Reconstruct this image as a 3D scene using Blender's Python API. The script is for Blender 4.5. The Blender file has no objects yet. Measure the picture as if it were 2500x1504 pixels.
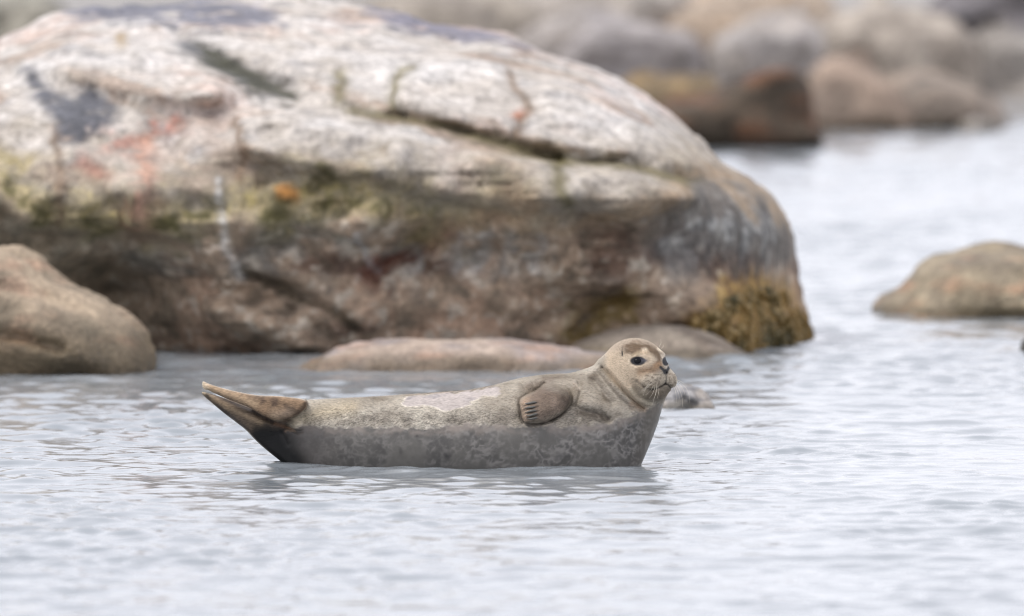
import bpy, math, random
import numpy as np
from mathutils import Vector
random.seed(7)
rng = np.random.default_rng(11)
R = math.radians

# ------------------------------------------------------------------ camera
sc = bpy.context.scene
FPX, DIST, CAMH, VH = 33333.3, 40.0, 2.0, -532.0   # focal length in photo pixels, metres to the seal, eye height, horizon row
cam_d = bpy.data.cameras.new("camera"); cam = bpy.data.objects.new("camera", cam_d)
sc.collection.objects.link(cam); sc.camera = cam
cam.location = (0, -DIST, CAMH)
cam.rotation_euler = (R(90) - math.atan((752 - VH) / FPX), 0, 0)
cam_d.sensor_width = 36; cam_d.lens = FPX * 36 / 2500
cam_d.clip_start = 0.5; cam_d.clip_end = 5000
cam_d.dof.use_dof = True; cam_d.dof.focus_distance = 39.88; cam_d.dof.aperture_fstop = 4.2

# ------------------------------------------------------------------ sky and sun (bright overcast)
SUN_EL, SUN_AZ = R(58), R(-112)         # azimuth from +Y towards +X; the veiled sun stands high on the left
world = bpy.data.worlds.new("World"); sc.world = world; world.use_nodes = True
nt = world.node_tree; nt.nodes.clear()
wo = nt.nodes.new("ShaderNodeOutputWorld"); bg = nt.nodes.new("ShaderNodeBackground")
sky = nt.nodes.new("ShaderNodeTexSky"); sky.sky_type = 'NISHITA'; sky.sun_disc = False
sky.sun_elevation = SUN_EL; sky.sun_rotation = SUN_AZ; sky.dust_density = 4.0; sky.air_density = 1.0; sky.ozone_density = 1.0
hs = nt.nodes.new("ShaderNodeHueSaturation"); hs.inputs['Saturation'].default_value = 0.25
mx = nt.nodes.new("ShaderNodeMix"); mx.data_type = 'RGBA'; mx.inputs[0].default_value = 0.8
mx.inputs[7].default_value = (9.75, 9.77, 10.58, 1)      # even cloud layer
nt.links.new(sky.outputs[0], hs.inputs['Color']); nt.links.new(hs.outputs[0], mx.inputs[6])
nt.links.new(mx.outputs[2], bg.inputs[0]); nt.links.new(bg.outputs[0], wo.inputs[0])
bg.inputs[1].default_value = 0.115
sun_d = bpy.data.lights.new("sun", 'SUN'); sun_d.energy = 1.25; sun_d.angle = R(14); sun_d.color = (1.0, 0.95, 0.88)
sun = bpy.data.objects.new("sun", sun_d); sc.collection.objects.link(sun)
sdir = Vector((math.sin(SUN_AZ) * math.cos(SUN_EL), math.cos(SUN_AZ) * math.cos(SUN_EL), math.sin(SUN_EL)))
sun.rotation_euler = sdir.to_track_quat('Z', 'Y').to_euler(); sun.location = sdir * 50
vs = sc.view_settings; vs.view_transform = 'Standard'; vs.look = 'None'; vs.gamma = 1.0; vs.exposure = 0.41; vs.use_curve_mapping = False
sc.cycles.use_denoising = True; sc.cycles.pixel_filter_type = 'BLACKMAN_HARRIS'; sc.cycles.filter_width = 1.15
sc.cycles.max_bounces = 6; sc.cycles.diffuse_bounces = 3; sc.cycles.glossy_bounces = 3; sc.cycles.transmission_bounces = 2
sc.cycles.sample_clamp_indirect = 6

# ------------------------------------------------------------------ helpers
def px_of(P):
    """photo pixel of world points (small-angle, used only to lay patterns on built surfaces)"""
    d = P[:, 1] + DIST
    return 1250 + FPX * P[:, 0] / d, VH + FPX * (CAMH - P[:, 2]) / d
def hash3(i, j, k):
    h = (i.astype(np.int64) * 374761393 + j.astype(np.int64) * 668265263 + k.astype(np.int64) * 2147483647) & 0xffffffff
    h = ((h ^ (h >> 13)) * 1274126177) & 0xffffffff
    h = ((h ^ (h >> 16)) * 2246822519) & 0xffffffff
    return ((h ^ (h >> 15)) & 0xffffff).astype(np.float32) / 0xffffff
def vnoise(x, y, z):
    i, j, k = np.floor(x), np.floor(y), np.floor(z)
    a, b, c = x - i, y - j, z - k
    a = a * a * (3 - 2 * a); b = b * b * (3 - 2 * b); c = c * c * (3 - 2 * c)
    i = i.astype(np.int64); j = j.astype(np.int64); k = k.astype(np.int64)
    r = 0
    for di in (0, 1):
        for dj in (0, 1):
            for dk in (0, 1):
                r = r + hash3(i + di, j + dj, k + dk) * (a if di else 1 - a) * (b if dj else 1 - b) * (c if dk else 1 - c)
    return r
def fbm(P, sc_, oct=4, seed=0, gain=0.5):
    """about -1..1"""
    x, y, z = (P[:, q] * s for q, s in zip(range(3), sc_ if hasattr(sc_, '__len__') else (sc_,) * 3))
    r = 0; a = 1.0; t = 0
    for o in range(oct):
        r = r + a * (vnoise(x + seed * 17.3 + o * 5.1, y + seed * 9.7, z - seed * 3.3 + o * 2.2) - 0.5); t += a
        x, y, z = x * 2.03, y * 2.03, z * 2.03; a *= gain
    return 2.2 * r / t
def worley(x, y):
    i, j = np.floor(x).astype(np.int64), np.floor(y).astype(np.int64); f1 = np.full(x.shape, 9.0); f2 = f1.copy()
    for a in (-1, 0, 1):
        for b in (-1, 0, 1):
            px = i + a + hash3(i + a, j + b, i * 0 + 5); py = j + b + hash3(i + a, j + b, i * 0 + 11)
            d = np.hypot(x - px, y - py); f2 = np.minimum(f2, np.maximum(f1, d)); f1 = np.minimum(f1, d)
    return f1, f2
def sst(a, b, x):
    t = np.clip((x - a) / (b - a), 0, 1); return t * t * (3 - 2 * t)
def smin(a, b, k):
    h = np.clip(0.5 + 0.5 * (b - a) / k, 0, 1); return b + (a - b) * h - k * h * (1 - h)
def smax(a, b, k): return -smin(-a, -b, k)
def poly_sd(U, V, pts):
    pts = np.asarray(pts, float); n = len(pts)
    d = np.full(U.shape, 1e12); s = np.ones(U.shape)
    for i in range(n):
        a = pts[i]; b = pts[i - 1]; e = b - a
        wx, wy = U - a[0], V - a[1]
        h = np.clip((wx * e[0] + wy * e[1]) / (e @ e + 1e-9), 0, 1)
        d = np.minimum(d, (wx - e[0] * h) ** 2 + (wy - e[1] * h) ** 2)
        c1 = V >= a[1]; c2 = V < b[1]; c3 = e[0] * wy > e[1] * wx
        s = np.where((c1 & c2 & c3) | (~c1 & ~c2 & ~c3), -s, s)
    return s * np.sqrt(d)
def line_d(U, V, pts):
    pts = np.asarray(pts, float); d = np.full(U.shape, 1e12)
    for a, b in zip(pts[:-1], pts[1:]):
        e = b - a; wx, wy = U - a[0], V - a[1]
        h = np.clip((wx * e[0] + wy * e[1]) / (e @ e + 1e-9), 0, 1)
        d = np.minimum(d, (wx - e[0] * h) ** 2 + (wy - e[1] * h) ** 2)
    return np.sqrt(d)
def groove(U, V, pts, sig): return np.exp(-(line_d(U, V, pts) / sig) ** 2)
def smooth_poly(pts, it=2):
    p = np.asarray(pts, float)
    for _ in range(it):
        q = np.roll(p, -1, 0); p = np.stack([.75 * p + .25 * q, .25 * p + .75 * q], 1).reshape(-1, 2)
    return p
def surface_nets(F):
    ins = F < 0
    n = np.array(F.shape)
    cnt = np.zeros(n - 1, np.int8)
    for a in (0, 1):
        for b in (0, 1):
            for c in (0, 1):
                cnt += ins[a:n[0] - 1 + a, b:n[1] - 1 + b, c:n[2] - 1 + c]
    act = (cnt > 0) & (cnt < 8)
    I = np.argwhere(act)
    idx = np.full(act.shape, -1, np.int64); idx[act] = np.arange(len(I))
    corner = [(a, b, c) for a in (0, 1) for b in (0, 1) for c in (0, 1)]
    val = {q: F[I[:, 0] + q[0], I[:, 1] + q[1], I[:, 2] + q[2]] for q in corner}
    acc = np.zeros((len(I), 3)); num = np.zeros(len(I))
    for q in corner:
        for ax in range(3):
            if q[ax] == 0:
                p = list(q); p[ax] = 1; p = tuple(p)
                f0, f1 = val[q], val[p]; m = (f0 < 0) != (f1 < 0)
                t = np.where(m, f0 / np.where(m, f0 - f1, 1), 0)
                for d in range(3):
                    acc[:, d] += np.where(m, (t if d == ax else q[d]), 0)
                num += m
    Vt = I + acc / num[:, None]
    faces = []
    for ax in range(3):
        sl0 = [slice(None)] * 3; sl1 = [slice(None)] * 3
        sl0[ax] = slice(0, -1); sl1[ax] = slice(1, None)
        b, c = (ax + 1) % 3, (ax + 2) % 3
        for q in (b, c):
            sl0[q] = slice(1, -1); sl1[q] = slice(1, -1)
        A = ins[tuple(sl0)]; B = ins[tuple(sl1)]
        E = np.argwhere(A != B); flip = A[A != B]
        off = np.zeros(3, int); off[b] = 1; off[c] = 1
        E = E + off
        eb = np.zeros(3, int); eb[b] = 1; ec = np.zeros(3, int); ec[c] = 1
        g = lambda X: idx[X[:, 0], X[:, 1], X[:, 2]]
        q = np.stack([g(E - eb - ec), g(E - ec), g(E), g(E - eb)], 1)
        q[~flip] = q[~flip][:, ::-1]
        faces.append(q)
    return Vt, np.concatenate(faces)
def link(o, parent=None, label=None, cat=None, group=None, kind=None):
    if o.name not in sc.collection.objects: sc.collection.objects.link(o)
    if parent: o.parent = parent
    if label: o['label'] = label
    if cat: o['category'] = cat
    if group: o['group'] = group
    if kind: o['kind'] = kind
    return o
def np_mesh(name, V, F, mat, col=None, attrs={}, smooth=True):
    me = bpy.data.meshes.new(name)
    V = np.ascontiguousarray(V, np.float32); F = np.ascontiguousarray(F, np.int32); k = F.shape[1]
    me.vertices.add(len(V)); me.vertices.foreach_set('co', V.ravel())
    me.loops.add(F.size); me.loops.foreach_set('vertex_index', F.ravel())
    me.polygons.add(len(F)); me.polygons.foreach_set('loop_start', np.arange(0, F.size, k, dtype=np.int32))
    me.update(calc_edges=True); me.validate()
    if smooth: me.polygons.foreach_set('use_smooth', np.ones(len(me.polygons), bool))
    if col is not None:
        a = me.attributes.new('col', 'FLOAT_COLOR', 'POINT')
        c = np.ones((len(V), 4), np.float32); c[:, :3] = np.clip(col, 0.002, 0.85); a.data.foreach_set('color', c.ravel())
    for nme, arr in attrs.items():
        a = me.attributes.new(nme, 'FLOAT', 'POINT'); a.data.foreach_set('value', np.ascontiguousarray(arr, np.float32))
    me.materials.append(mat)
    return bpy.data.objects.new(name, me)
def new_mat(name):
    m = bpy.data.materials.new(name); m.use_nodes = True
    n = m.node_tree; b = n.nodes['Principled BSDF']
    return m, n, b
def nd(n, t, **kw):
    x = n.nodes.new(t)
    for k, v in kw.items(): setattr(x, k, v)
    return x
def plain(name, col, rough=0.5, spec=0.5):
    m, n, b = new_mat(name); b.inputs['Base Color'].default_value = (*col, 1); b.inputs['Roughness'].default_value = rough
    b.inputs['Specular IOR Level'].default_value = spec
    t = nd(n, 'ShaderNodeTexNoise'); t.inputs['Scale'].default_value = 180
    bp = nd(n, 'ShaderNodeBump'); bp.inputs['Strength'].default_value = 0.05; bp.inputs['Distance'].default_value = 0.002
    n.links.new(t.outputs[0], bp.inputs['Height']); n.links.new(bp.outputs[0], b.inputs['Normal'])
    return m

# ------------------------------------------------------------------ materials
def rock_material(name, grain=60, bump=0.02, rough=0.85):
    m, n, b = new_mat(name)
    at = nd(n, 'ShaderNodeAttribute', attribute_name='col')
    tc = nd(n, 'ShaderNodeTexCoord')
    n1 = nd(n, 'ShaderNodeTexNoise'); n1.inputs['Scale'].default_value = grain; n1.inputs['Detail'].default_value = 6
    n2 = nd(n, 'ShaderNodeTexNoise'); n2.inputs['Scale'].default_value = grain * 0.22; n2.inputs['Detail'].default_value = 7; n2.inputs['Roughness'].default_value = 0.65
    for q in (n1, n2): n.links.new(tc.outputs['Object'], q.inputs['Vector'])
    r1 = nd(n, 'ShaderNodeMapRange'); r1.inputs[1].default_value = 0.3; r1.inputs[2].default_value = 0.7; r1.inputs[3].default_value = 0.72; r1.inputs[4].default_value = 1.22
    r2 = nd(n, 'ShaderNodeMapRange'); r2.inputs[1].default_value = 0.3; r2.inputs[2].default_value = 0.7; r2.inputs[3].default_value = 0.75; r2.inputs[4].default_value = 1.2
    n.links.new(n1.outputs[0], r1.inputs[0]); n.links.new(n2.outputs[0], r2.inputs[0])
    mu = nd(n, 'ShaderNodeMath', operation='MULTIPLY'); n.links.new(r1.outputs[0], mu.inputs[0]); n.links.new(r2.outputs[0], mu.inputs[1])
    vm = nd(n, 'ShaderNodeVectorMath', operation='SCALE'); n.links.new(at.outputs['Color'], vm.inputs[0]); n.links.new(mu.outputs[0], vm.inputs['Scale'])
    n.links.new(vm.outputs[0], b.inputs['Base Color'])
    wet = nd(n, 'ShaderNodeAttribute', attribute_name='wet')
    mr = nd(n, 'ShaderNodeMapRange'); mr.inputs[3].default_value = rough; mr.inputs[4].default_value = 0.38
    n.links.new(wet.outputs['Fac'], mr.inputs[0]); n.links.new(mr.outputs[0], b.inputs['Roughness'])
    bp = nd(n, 'ShaderNodeBump'); bp.inputs['Strength'].default_value = 0.7; bp.inputs['Distance'].default_value = bump
    ad = nd(n, 'ShaderNodeMath', operation='ADD'); n.links.new(n1.outputs[0], ad.inputs[0]); n.links.new(n2.outputs[0], ad.inputs[1])
    n.links.new(ad.outputs[0], bp.inputs['Height']); n.links.new(bp.outputs[0], b.inputs['Normal'])
    b.inputs['Specular IOR Level'].default_value = 0.3
    return m
M_rock = rock_material('granite')
M_far = rock_material('shore_stone', 20, 0.03)

def water_material():
    m, n, b = new_mat('sea_water')
    b.inputs['Base Color'].default_value = (0.222, 0.246, 0.266, 1)
    b.inputs['Roughness'].default_value = 0.10; b.inputs['IOR'].default_value = 1.333
    tc = nd(n, 'ShaderNodeTexCoord')
    t = nd(n, 'ShaderNodeTexNoise'); t.inputs['Scale'].default_value = 14.0; t.inputs['Detail'].default_value = 4
    n.links.new(tc.outputs['Object'], t.inputs['Vector'])
    bp = nd(n, 'ShaderNodeBump'); bp.inputs['Strength'].default_value = 0.3; bp.inputs['Distance'].default_value = 0.006
    n.links.new(t.outputs[0], bp.inputs['Height']); n.links.new(bp.outputs[0], b.inputs['Normal'])
    return m
M_water = water_material()

# ------------------------------------------------------------------ water
def waves(X, Y, dy):
    g = np.random.default_rng(5); h = np.zeros_like(X)
    gust = 0.8 + 0.45 * np.sin(X * 1.3 + 1.3 + 0.35 * Y) * np.sin(Y * 0.45 + 0.4 + 0.8 * np.sin(X * 0.7)) + 0.2 * np.sin(X * 3.1 - Y * 0.8)
    pt = np.stack([X.ravel() * 1.1, Y.ravel() * .45, 0 * X.ravel()], 1)
    calm = sst(-.35, .45, fbm(pt, 1.0, 2, 2)).reshape(X.shape)
    gust = (gust * .5 + .35) * (.62 + .6 * calm)
    N = 90
    for i in range(N):
        lam = 0.07 * (9 ** (g.random() ** 1.1)); k = 2 * math.pi / lam
        a = R(82) + g.normal() * 0.6
        slope = 0.165 * math.sqrt(2.0 / N) * (0.5 + 1.0 * g.random()) * min(1.0, (0.20 / lam) ** 0.9)
        ph = g.random() * 6.283
        arg = k * (X * math.cos(a) + Y * math.sin(a)) + ph + 0.9 * np.sin(1.1 * X + 0.6 * Y + i) + 0.7 * np.sin(2.3 * X - 0.9 * Y + 2 * i)
        s = np.sin(arg)
        h += slope / k * s * (gust if lam < 0.35 else 1.0) * np.clip((lam / dy - 2.5) / 2, 0, 1)
    return h + 0.25 * np.abs(h)
xs = np.arange(-2.75, 2.751, 0.015)
ys = [-14.0]
while ys[-1] < 46: ys.append(ys[-1] + 0.0165 + 0.0012 * max(0, abs(ys[-1]) - 7))
ys = np.array(ys)
Xg, Yg = np.meshgrid(xs, ys)
Xw = Xg * (1 + np.clip((Yg + 5) / 40, 0, 2) * 0.75)
Zw = waves(Xw, Yg, np.gradient(ys)[:, None])
edge = np.clip(np.minimum(2.75 - np.abs(Xg), 0.25) / 0.25, 0, 1) * np.clip(np.minimum(Yg + 14, 46 - Yg) / 0.3, 0, 1)
Zw = Zw * edge
nr, nc = Xg.shape
Iw = np.arange(nr * nc).reshape(nr, nc)
Fw = np.stack([Iw[:-1, :-1], Iw[:-1, 1:], Iw[1:, 1:], Iw[1:, :-1]], -1).reshape(-1, 4)
Vw = np.stack([Xw, Yg, Zw], -1).reshape(-1, 3)
# outer sheet round the fine patch, out to the horizon
ring = np.concatenate([Iw[0, :], Iw[1:, -1], Iw[-1, -2::-1], Iw[-2:0:-1, 0]])
dirv = Vw[ring] - np.array([0, 10, 0]); dirv[:, 2] = 0
out = Vw[ring] * 1.0; out += dirv / np.linalg.norm(dirv, axis=1)[:, None] * 900; out[:, 2] = 0
n0 = len(Vw); m_ = len(ring)
Fo = np.stack([ring, n0 + np.arange(m_), n0 + (np.arange(m_) + 1) % m_, np.roll(ring, -1)], 1)
water = np_mesh('water', np.concatenate([Vw, out]), np.concatenate([Fw, Fo]), M_water)
link(water, label='rippled pale grey sea water around the seal and rocks', kind='structure')

# ------------------------------------------------------------------ shore behind
def shore():
    yy = np.concatenate([np.arange(34, 75, 0.35), np.array([80, 95, 120, 160, 240, 400, 900])])
    xx = np.concatenate([[-900, -300, -90, -40, -20], np.arange(-12, 12.1, 0.3), [20, 40, 90, 300, 900]])
    X, Y = np.meshgrid(xx, yy)
    P = np.stack([X.ravel(), Y.ravel(), 0 * X.ravel()], 1)
    base = 39.6 + 0.8 * np.sin(P[:, 0] * 0.4)
    z = np.interp(P[:, 1] - base, [-6, 0, 3, 14, 30, 200, 900], [-0.9, 0, 0.08, 0.35, 0.9, 3, 8]) + 0.06 * fbm(P, 1.1, 4, 3)
    P[:, 2] = z
    nr, nc = X.shape; I = np.arange(nr * nc).reshape(nr, nc)
    F = np.stack([I[:-1, :-1], I[:-1, 1:], I[1:, 1:], I[1:, :-1]], -1).reshape(-1, 4)
    t = fbm(P, 0.9, 4, 8)[:, None]
    col = np.array([0.30, 0.285, 0.27]) * (1 + 0.35 * t)
    return np_mesh('shore', P, F, M_far, col, {'wet': 0 * z})
link(shore(), label='grey stony shore rising behind the water', kind='structure')

# ------------------------------------------------------------------ boulders: solid bodies inflated from an outline
def boulder(name, outline, vline, depth, label, cat='boulder', group=None, step=0.02, front=None, colour=None, rough=0.03, rscale=4.0,
            grooves=(), mat=None, seed=1, round_=0.35, lean=0.0, sharp=2.0, blocky=0.0, strata=0.0, fade=None, lumps=0.0):
    """outline in photo pixels; vline = pixel row where it meets the water (gives its distance); depth = half thickness in metres"""
    dist = FPX * CAMH / (vline - VH); Y0 = dist - DIST + depth * 0.75
    s = (Y0 + DIST) / FPX; k = (vline - VH) / FPX * 0.8
    v0 = VH + CAMH / s
    ol = smooth_poly(outline)
    st = step / s
    U = np.arange(ol[:, 0].min() - 3 * st, ol[:, 0].max() + 3 * st, st)
    V = np.arange(min(ol[:, 1].max() + 3 * st, v0 + 0.30 / s), ol[:, 1].min() - 3 * st, -st)
    Yl = np.arange(-depth * 1.25 - 0.25, depth * 1.25 + 0.25, step)
    UU, VV = np.meshgrid(U, V, indexing='ij')
    d2 = poly_sd(UU, VV, ol) * s
    rel = np.zeros_like(d2)
    for pts, dep, sig in grooves: rel -= dep * groove(UU, VV, pts, sig)
    t = np.clip(1 + d2 / (round_), 0, None)
    H = np.where(t < 1, np.sqrt(np.clip(1 - t ** sharp, 0, 1)), 0)
    fr = front(UU, VV) if front else np.zeros_like(d2)
    Y3 = Yl[None, None, :]
    f_front = (-depth * H + fr)[:, :, None] - rel[:, :, None] - Y3           # >0 in front of the surface
    f_back = Y3 - (depth * (0.35 + 0.65 * H) + lean)[:, :, None]
    f = smax(smax(f_front * 0.8, f_back * 0.8, 0.12), d2[:, :, None] + 0 * Y3, 0.05)
    # roughness of the stone itself
    G = np.stack(np.meshgrid(U[::2] * s, V[::2] * s, Yl[::2], indexing='ij'), -1).reshape(-1, 3)
    nz = rough * fbm(G, rscale, 4, seed) + (blocky * np.abs(fbm(G, rscale * 0.6, 2, seed + 4)) if blocky else 0)
    if strata:
        a = R(14); B = np.stack([G[:, 0] * math.cos(a) + G[:, 1] * math.sin(a), -G[:, 0] * math.sin(a) + G[:, 1] * math.cos(a), G[:, 2]], 1)
        B = B + .08 * fbm(G, 2.5, 2, seed + 7)[:, None]
        nz = nz - strata * (np.abs(fbm(B, (.9, 5.5, 1.6), 3, seed + 8)) - .25)
    nz = nz.reshape(len(U[::2]), len(V[::2]), len(Yl[::2]))
    nz = np.repeat(np.repeat(np.repeat(nz, 2, 0), 2, 1), 2, 2)[:len(U), :len(V), :len(Yl)]
    nz[1:-1] = (nz[:-2] + nz[2:]) / 2; nz[:, 1:-1] = (nz[:, :-2] + nz[:, 2:]) / 2; nz[:, :, 1:-1] = (nz[:, :, :-2] + nz[:, :, 2:]) / 2
    if lumps:
        G2 = np.stack(np.meshgrid(U * s, V * s, indexing='ij') + [np.zeros((len(U), len(V)))], -1).reshape(-1, 3)
        nz = nz + (lumps * (fbm(G2, 7.5, 3, seed + 15) + .6 * np.abs(fbm(G2, (3.5, 9, 1), 3, seed + 16)))).reshape(len(U), len(V), 1)
    if fade is not None: nz = nz * fade(U)[:, None, None]
    f = f + nz
    zc = (v0 - V)[None, :, None] * s - k * Y3
    f = np.maximum(f, -(zc + 0.25))
    f[0] = f[-1] = 1; f[:, 0] = f[:, -1] = 1; f[:, :, 0] = f[:, :, -1] = 1
    Vt, F = surface_nets(f)
    lab = np.arange(len(Vt))                                   # keep the one main body
    while True:
        m = lab[F].min(1); new = lab.copy()
        for q in range(4): np.minimum.at(new, F[:, q], m)
        new = new[new]
        if (new == lab).all(): break
        lab = new
    keep = lab == np.bincount(lab).argmax(); ren = np.cumsum(keep) - 1
    F = ren[F[keep[F[:, 0]]]]; Vt = Vt[keep]
    u = U[0] + Vt[:, 0] * st; v = V[0] - Vt[:, 1] * st; y = Yl[0] + Vt[:, 2] * step
    P = np.stack([(u - 1250) * s, Y0 + y, (v0 - v) * s - k * y], 1)
    F = F[:, ::-1]
    base = np.array([P[:, 0].mean(), Y0, 0.0])
    uu, vv = px_of(P)
    col, wet = colour(P, uu, vv)
    o = np_mesh(name, P - base, F, mat or M_rock, col, {'wet': wet})
    o.location = base
    return link(o, label=label, cat=cat, group=group), P, F

def mixc(c, d, t):
    t = np.clip(t, 0, 1)[:, None]; return c * (1 - t) + np.asarray(d) * t
def simple_colour(a, b, c, seed, sp=3.0, wet_h=0.05, dark=(0.5, 0.48, 0.42)):
    def fn(P, u, v):
        n1, n2, n3 = fbm(P, sp, 4, seed), fbm(P, sp * 3.1, 4, seed + 5), fbm(P, (sp * 1.2, sp, sp * 4), 4, seed + 9)
        col = np.tile(np.array(a, float), (len(P), 1))
        col = mixc(col, b, sst(-0.25, 0.5, n1)); col = mixc(col, c, sst(0.05, 0.6, n3) * 0.8)
        col *= (1 + 0.35 * n2)[:, None]
        w = 1 - sst(wet_h * 0.6, wet_h * 1.6, P[:, 2] + 0.03 * n1)
        col = col * (1 - w[:, None] * (1 - np.array(dark)))
        return col, w
    return fn
K = 1.0134
def D(*p): return [(a * K, b * K) for a, b in p]     # points read off the 2467-pixel view

# ---- the big boulder
big_ol = D((-320, 930), (-380, 500), (-300, 250), (-120, 130), (20, 55), (120, -10), (250, -45), (600, -75), (860, -50), (1010, -18), (1150, 22), (1250, 56), (1330, 102),
           (1430, 142), (1530, 196), (1605, 250), (1660, 296), (1705, 332), (1740, 372), (1812, 422), (1874, 478), (1918, 545), (1940, 625),
           (1950, 715), (1966, 790), (1985, 850), (1990, 930), (1985, 1010), (-300, 1010))
crA = D((845, 262), (960, 285), (1060, 303), (1180, 340), (1270, 365), (1345, 384))
crA2 = D((1345, 384), (1450, 392), (1560, 408), (1690, 440))
crB = D((425, 85), (500, 128), (560, 160), (620, 182), (692, 216))
crC = D((1345, 384), (1346, 440), (1372, 490))
crE = D((590, 655), (700, 692), (800, 740), (860, 795))
crF = D((895, 668), (960, 625), (1040, 588), (1065, 545))
crG = D((940, 250), (950, 200), (985, 165))
crH = D((570, 290), (590, 380), (575, 430))
crI = D((130, 330), (150, 420), (140, 540))
crJ = D((320, 470), (318, 560))
crK = D((-100, 440), (0, 500), (80, 548), (160, 575), (320, 575), (430, 590))
crL = D((1380, 800), (1430, 750), (1500, 725))
crM = D((1230, 180), (1270, 260), (1240, 330))
crN = D((820, 180), (815, 235))
big_gr = [(crA, .045, 12), (crA2, .025, 11), (crB, .10, 20), (crC, .03, 10), (crE, .07, 14), (crF, .06, 16), (crG, .04, 12), (crH, .02, 8), (crI, .025, 9),
          (crJ, .03, 9), (crK, .06, 18), (crL, .07, 16), (crM, .015, 9), (crN, .03, 10)]
lobe1 = smooth_poly(D((960, 280), (930, 220), (980, 165), (1120, 120), (1300, 135), (1500, 230), (1640, 330), (1700, 400), (1690, 432), (1560, 402), (1450, 386), (1345, 376), (1180, 330)))
lobe2 = smooth_poly(D((560, 280), (700, 265), (900, 290), (1100, 330), (1330, 395), (1400, 440), (1420, 520), (1200, 520), (1000, 470), (700, 420), (560, 380)))
lobe3 = smooth_poly(D((1355, 400), (1500, 405), (1640, 440), (1700, 480), (1620, 520), (1480, 550), (1390, 520)))
lobe4 = smooth_poly(D((0, 90), (250, 70), (430, 120), (560, 190), (600, 260), (400, 280), (150, 200), (0, 180)))
def big_front(U, V):
    prof = np.interp(V, [-80, 0, 100, 200, 300, 400, 480, 540, 600, 680, 760, 840, 900], [1.75, 1.35, .92, .58, .30, .08, -.04, -.02, .09, .16, .17, .15, .14])
    r = prof + np.clip((U - 1450) / 500, 0, 2) ** 2 * 0.5 - np.clip((U - 1450) / 500, 0, 1) * 0.1
    r += 0.40 * np.exp(-((U - 310) / 160) ** 2) * sst(560, 740, V)            # hollow behind the left boulder
    for l, a in ((lobe1, .09), (lobe2, .10), (lobe3, .10), (lobe4, .12)):
        r -= 1.7 * a * sst(12, -40, poly_sd(U, V, l))
    r -= 0.09 * np.exp(-((U - 1250) / 160) ** 2 - ((V - 690) / 90) ** 2)
    r -= 0.08 * np.exp(-((U - 760) / 110) ** 2 - ((V - 620) / 70) ** 2)
    r -= 0.10 * np.exp(-((U - 640) / 170) ** 2 - ((V - 790) / 60) ** 2)
    r -= 0.12 * np.exp(-((U - 1820) / 120) ** 2 - ((V - 790) / 90) ** 2)
    return r
gp1 = smooth_poly(D((45, 178), (90, 185), (125, 235), (200, 208), (262, 222), (292, 292), (240, 312), (200, 338), (140, 335), (108, 270), (60, 215)))
gp2 = smooth_poly(D((90, -20), (600, -20), (720, 60), (600, 48), (480, 78), (300, 58), (130, 48)))
gp3 = smooth_poly(D((840, -10), (1080, 38), (1310, 115), (1260, 122), (1130, 98), (930, 68)))
gp4 = smooth_poly(D((400, 100), (450, 80), (590, 150), (700, 212), (640, 228), (560, 185)))
darkz = D((-400, 430), (0, 485), (80, 530), (160, 570), (330, 560), (560, 570), (700, 560), (860, 545), (960, 550), (1060, 562), (1230, 522), (1400, 570), (1500, 556), (1590, 515), (1650, 475), (1720, 470), (1800, 478), (1880, 530), (2100, 620))
weed_poly = smooth_poly(D((1630, 790), (1680, 735), (1760, 690), (1850, 665), (1920, 700), (1960, 780), (1985, 870), (1900, 900), (1760, 880), (1660, 850)))
weed_arch = D((1375, 815), (1400, 775), (1450, 742), (1510, 735))
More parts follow.
